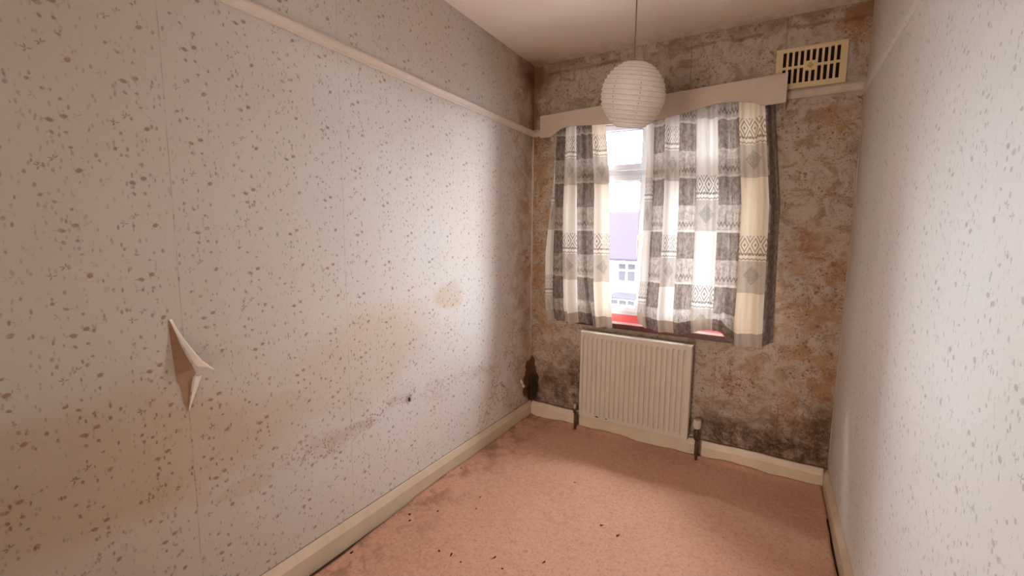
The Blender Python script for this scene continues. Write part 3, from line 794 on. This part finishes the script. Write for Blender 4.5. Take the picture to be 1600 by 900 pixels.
# ------------------------------------------------------------------ paper lantern
LC = Vector((.957, -.807, 1.892)); LR = .134
la = empty('ceiling_pendant', LC, 'round white paper lantern shade hanging on a thin cord', 'pendant lamp')
tilt = Matrix.Rotation(math.radians(14), 3, Vector((Rv.x, Rv.y, 0)).normalized())@Matrix.Rotation(math.radians(4), 3, 'Y')
nring = 17; a0, a1 = math.radians(-66), math.radians(72)
def lpt(u, v):
    th = a0+(a1-a0)*v; seg = v*nring; d = seg-round(seg)
    wob = .0016*math.sin(u*40+seg)*.4
    r = LR*math.cos(th)*(1.0)-(.0052*(1-math.cos(2*math.pi*(seg))))*.5+wob*.4
    z = LR*.985*math.sin(th)
    a = u*2*math.pi
    return LC+tilt@Vector((r*math.cos(a), r*math.sin(a), z))
MB().grid(lpt, 64, nring*4).build('lamp_shade', M['rice'], la, smooth=True)
for th in (a0, a1):
    pts = [LC+tilt@Vector((LR*math.cos(th)*math.cos(k*math.pi/16), LR*math.cos(th)*math.sin(k*math.pi/16), LR*.985*math.sin(th))) for k in range(33)]
    MB().tube(pts, .0013, 6, False).build('shade_ring', M['wire'], la, smooth=True)
for q in range(1, nring):
    th = a0+(a1-a0)*q/nring; rq = LR*math.cos(th)+.0004
    MB().tube([LC+tilt@Vector((rq*math.cos(k*math.pi/24), rq*math.sin(k*math.pi/24), LR*.985*math.sin(th))) for k in range(49)], .0010, 5, False).build('bamboo_hoop', M['hoop'], la, smooth=True)
mb = MB()
for a in (math.radians(252), math.radians(300), math.radians(90), math.radians(160)):
    mb.tube([LC+tilt@Vector(((LR-.004)*math.cos(a0+(a1-a0)*k/24)*math.cos(a), (LR-.004)*math.cos(a0+(a1-a0)*k/24)*math.sin(a), (LR-.004)*.985*math.sin(a0+(a1-a0)*k/24))) for k in range(25)], .0013, 6)
mb.build('wire_frame', M['wire'], la, smooth=True)
MB().tube([LC+Vector((0, 0, .11)), LC+Vector((0, 0, .05))], .016, 16).build('bulb_holder', M['rail'], la, smooth=True)
MB().tube([LC+Vector((0, 0, .10)), LC+Vector((.001, 0, .3)), (LC.x, LC.y, H-.02)], .0028, 8).build('cord', M['flex'], la, smooth=True)
MB().tube([(LC.x, LC.y, H-.024), (LC.x, LC.y, H-.018), (LC.x, LC.y, H)], [.02, .036, .038], 24).build('ceiling_rose', M['rail'], la, smooth=True)

# ------------------------------------------------------------------ torn wallpaper flap on the left wall
fl = empty('torn_wallpaper', (0, -2.0, .90), 'torn wallpaper flap curling off the long floral wall', 'torn wallpaper')
# bare plaster slit
def wpt(y, z, x=.0012): return (x, y, z)
sl = MB()
SY, SZ = -2.0, 1.0
edge = [(1.052, -2.006, -2.004), (1.02, -2.006, -1.995), (.98, -2.005, -1.985), (.94, -2.003, -1.973), (.90, -2.001, -1.958), (.880, -1.999, -1.952), (.868, -1.998, -1.960), (.855, -1.992, -1.964), (.83, -1.989, -1.968), (.80, -1.986, -1.974), (.772, -1.979, -1.977)]
vs = []
for z, ya, yb in edge: vs += [wpt(ya, z), wpt(yb, z)]
sl.add(vs, [(2*i, 2*i+1, 2*i+3, 2*i+2) for i in range(len(edge)-1)])
sl.build('bare_plaster_patch', M['plasterback'], fl)
# curled flap standing off the wall
def flap(u, v):
    # v from the top of the tear to the tip, u across the strip
    z = 1.052-.155*v
    yb = -2.004+.052*v**1.1
    wd = .007+.022*v**1.6+.010*max(0, v-.8)*5
    x = .002+.030*v**1.5*u+.014*v*math.sin(u*3.1)
    y = yb+wd*u*(1.2-.3*u)
    z += -.012*v*u*u
    return (x, y, z)
g1 = MB().grid(flap, 10, 24).build('curled_flap', M['paperback'], fl, smooth=True)
def flap2(u, v):
    z = .872-.10*v
    yb = -1.955-.022*v
    return (.002+.010*(1-v)*u, yb+.010*(1-v)*u+.002*u, z)
g2 = MB().grid(flap2, 6, 12).build('curled_edge', M['paperback'], fl, smooth=True)
for g in (g1, g2):
    s = g.modifiers.new('thick', 'SOLIDIFY'); s.thickness = .0006

# loose paper edges in the corners
def edge_strip(name, x, y, dx, dy, z0, z1, w_, label, mat):
    n_ = 40; m_ = MB()
    def fn(u, v):
        z = z0+(z1-z0)*v; wv = 1+.25*nz(z*2, 3)
        return (x+dx*w_*u*wv, y+dy*w_*u*wv, z)
    o = m_.grid(fn, 3, n_).build(name, mat, smooth=True)
    s = o.modifiers.new('thick', 'SOLIDIFY'); s.thickness = .0012
    tag(o, label, 'loose wallpaper edge')
    return o
edge_strip('loose_wallpaper_edge', .001, -.010, .35, .8, .50, 1.98, .010, 'thin loose wallpaper edge standing out in the corner left of the window', M['railp'])
edge_strip('loose_wallpaper_edge', W-.001, -.010, -.35, .8, .115, 2.03, .010, 'thin loose wallpaper edge standing out in the corner by the right wall', M['railp'])
# small torn scraps above the skirting in the left corner
def scrap(y, z, label):
    m_ = MB()
    m_.add([(.001, y-.012, z+.018), (.001, y+.008, z+.012), (.016, y+.010, z-.004), (.012, y-.004, z-.016), (.006, y-.014, z-.002)], [(0, 1, 2), (0, 2, 3), (0, 3, 4)])
    o = m_.build('wallpaper_scrap', M['paperback'], smooth=True)
    s = o.modifiers.new('thick', 'SOLIDIFY'); s.thickness = .001
    return tag(o, label, 'wallpaper scrap', 'torn scraps in the low left corner')
scrap(-.128, .285, 'upper curled white scrap of torn wallpaper in the dark low corner')
scrap(-.104, .250, 'lower curled white scrap of torn wallpaper in the dark low corner')

# ------------------------------------------------------------------ crumbs on the carpet
crumbs = [(.052, -.827), (.305, -.979), (.344, -1.058), (.665, -.635), (.378, -1.342), (.436, -1.334), (.598, -1.263), (.496, -1.346), (.198, -1.16), (.91, -.872), (.996, -.898), (.659, -1.292), (.786, -1.185), (.134, -1.271), (.10, -1.24), (.075, -1.52)]
for i, (x, y) in enumerate(crumbs):
    rr = random.uniform(.0030, .0048); bm = bmesh.new(); bmesh.ops.create_icosphere(bm, subdivisions=2, radius=rr)
    a = random.uniform(0, 3.1); ca, sa = math.cos(a), math.sin(a); st = random.uniform(1.3, 2.6)
    for vv in bm.verts:
        k = 1+.3*math.sin(vv.co.x*900+i)+.25*math.cos(vv.co.y*1100+i*2)
        px, py = vv.co.x*st*k, vv.co.y*k
        vv.co = Vector((px*ca-py*sa, px*sa+py*ca, vv.co.z*.45*k))
    me = bpy.data.meshes.new('carpet_crumb'); bm.to_mesh(me); bm.free(); me.materials.append(M['crumb'])
    o = bpy.data.objects.new('carpet_crumb', me); C.objects.link(o); o.location = (x, y, .0125)
    tag(o, 'tiny dark crumb of dirt lying on the terracotta carpet', 'crumb', 'dirt crumbs on the carpet')

# ------------------------------------------------------------------ street outside
struct(MB().box(-60, 60, 3, 90, -5.3, -5.2).build('ground', M['ground']))
ho = empty('house', (-7.5, 25, -5.2), 'white house with a red-brown tiled roof across the street', 'house')
hw = MB().box(-16, 4, 25, 33, -5.2, .05).build('wall', M['hwall'], ho)
rf = MB(); rf.add([(-16.6, 24.4, -.10), (4.6, 24.4, -.10), (4.6, 29, 3.35), (-16.6, 29, 3.35), (-16.6, 33.6, -.10), (4.6, 33.6, -.10), (-16.6, 24.4, -.25), (4.6, 24.4, -.25), (4.6, 33.6, -.25), (-16.6, 33.6, -.25)],
   [(0, 1, 2, 3), (3, 2, 5, 4), (6, 7, 1, 0), (4, 5, 8, 9), (0, 3, 4, 9, 6), (1, 7, 8, 5, 2), (6, 9, 8, 7)])
rf.build('roof', M['roof'], ho)
def hwin(x0, x1, z0, z1, split):
    y = 24.93
    f = MB(); f.box(x0, x1, y, y+.1, z0-.06, z0).box(x0, x1, y, y+.1, z1, z1+.06).box(x0-.06, x0, y, y+.1, z0-.06, z1+.06).box(x1, x1+.06, y, y+.1, z0-.06, z1+.06)
    xm = (x0+x1)/2; zm = z0+(z1-z0)*.62
    f.box(xm-.06, xm+.06, y, y+.1, z0, z1).box(x0, x1, y, y+.1, zm-.05, zm+.05)
    fo = f.build('window_frame', M['hframe'], ho)
    MB().box(x0, x1, y+.03, y+.06, z0, z1).build('pane', M['hpane'], fo)
for cx in (-12.2, -7.32, -2.4):
    hwin(cx-.60, cx+.60, -1.65, -.45, 2)
    bo = MB(); bo.add([(cx-1.0, 24.2, -2.75), (cx+1.0, 24.2, -2.75), (cx+.85, 25, -2.45), (cx-.85, 25, -2.45), (cx-1.0, 24.2, -2.85), (cx+1.0, 24.2, -2.85), (cx+1, 25, -2.85), (cx-1, 25, -2.85)], [(0, 1, 2, 3), (4, 5, 1, 0), (0, 3, 7, 4), (1, 5, 6, 2), (4, 7, 6, 5), (3, 2, 6, 7)])
    bo.build('bay_roof', M['hpane'], ho)
    MB().box(cx-.9, cx+.9, 24.3, 25, -5.2, -4.05).build('bay_wall', M['hwall'], ho)
    f = frame(MB(), cx-.9, cx+.9, -4.05, -2.85, .08, 24.3, 24.4); f.box(cx-.35, cx-.27, 24.3, 24.4, -4, -2.85).box(cx+.27, cx+.35, 24.3, 24.4, -4, -2.85)
    fo = f.build('bay_window', M['hframe'], ho); MB().box(cx-.85, cx+.85, 24.34, 24.37, -4.0, -2.9).build('pane', M['hpane'], fo)
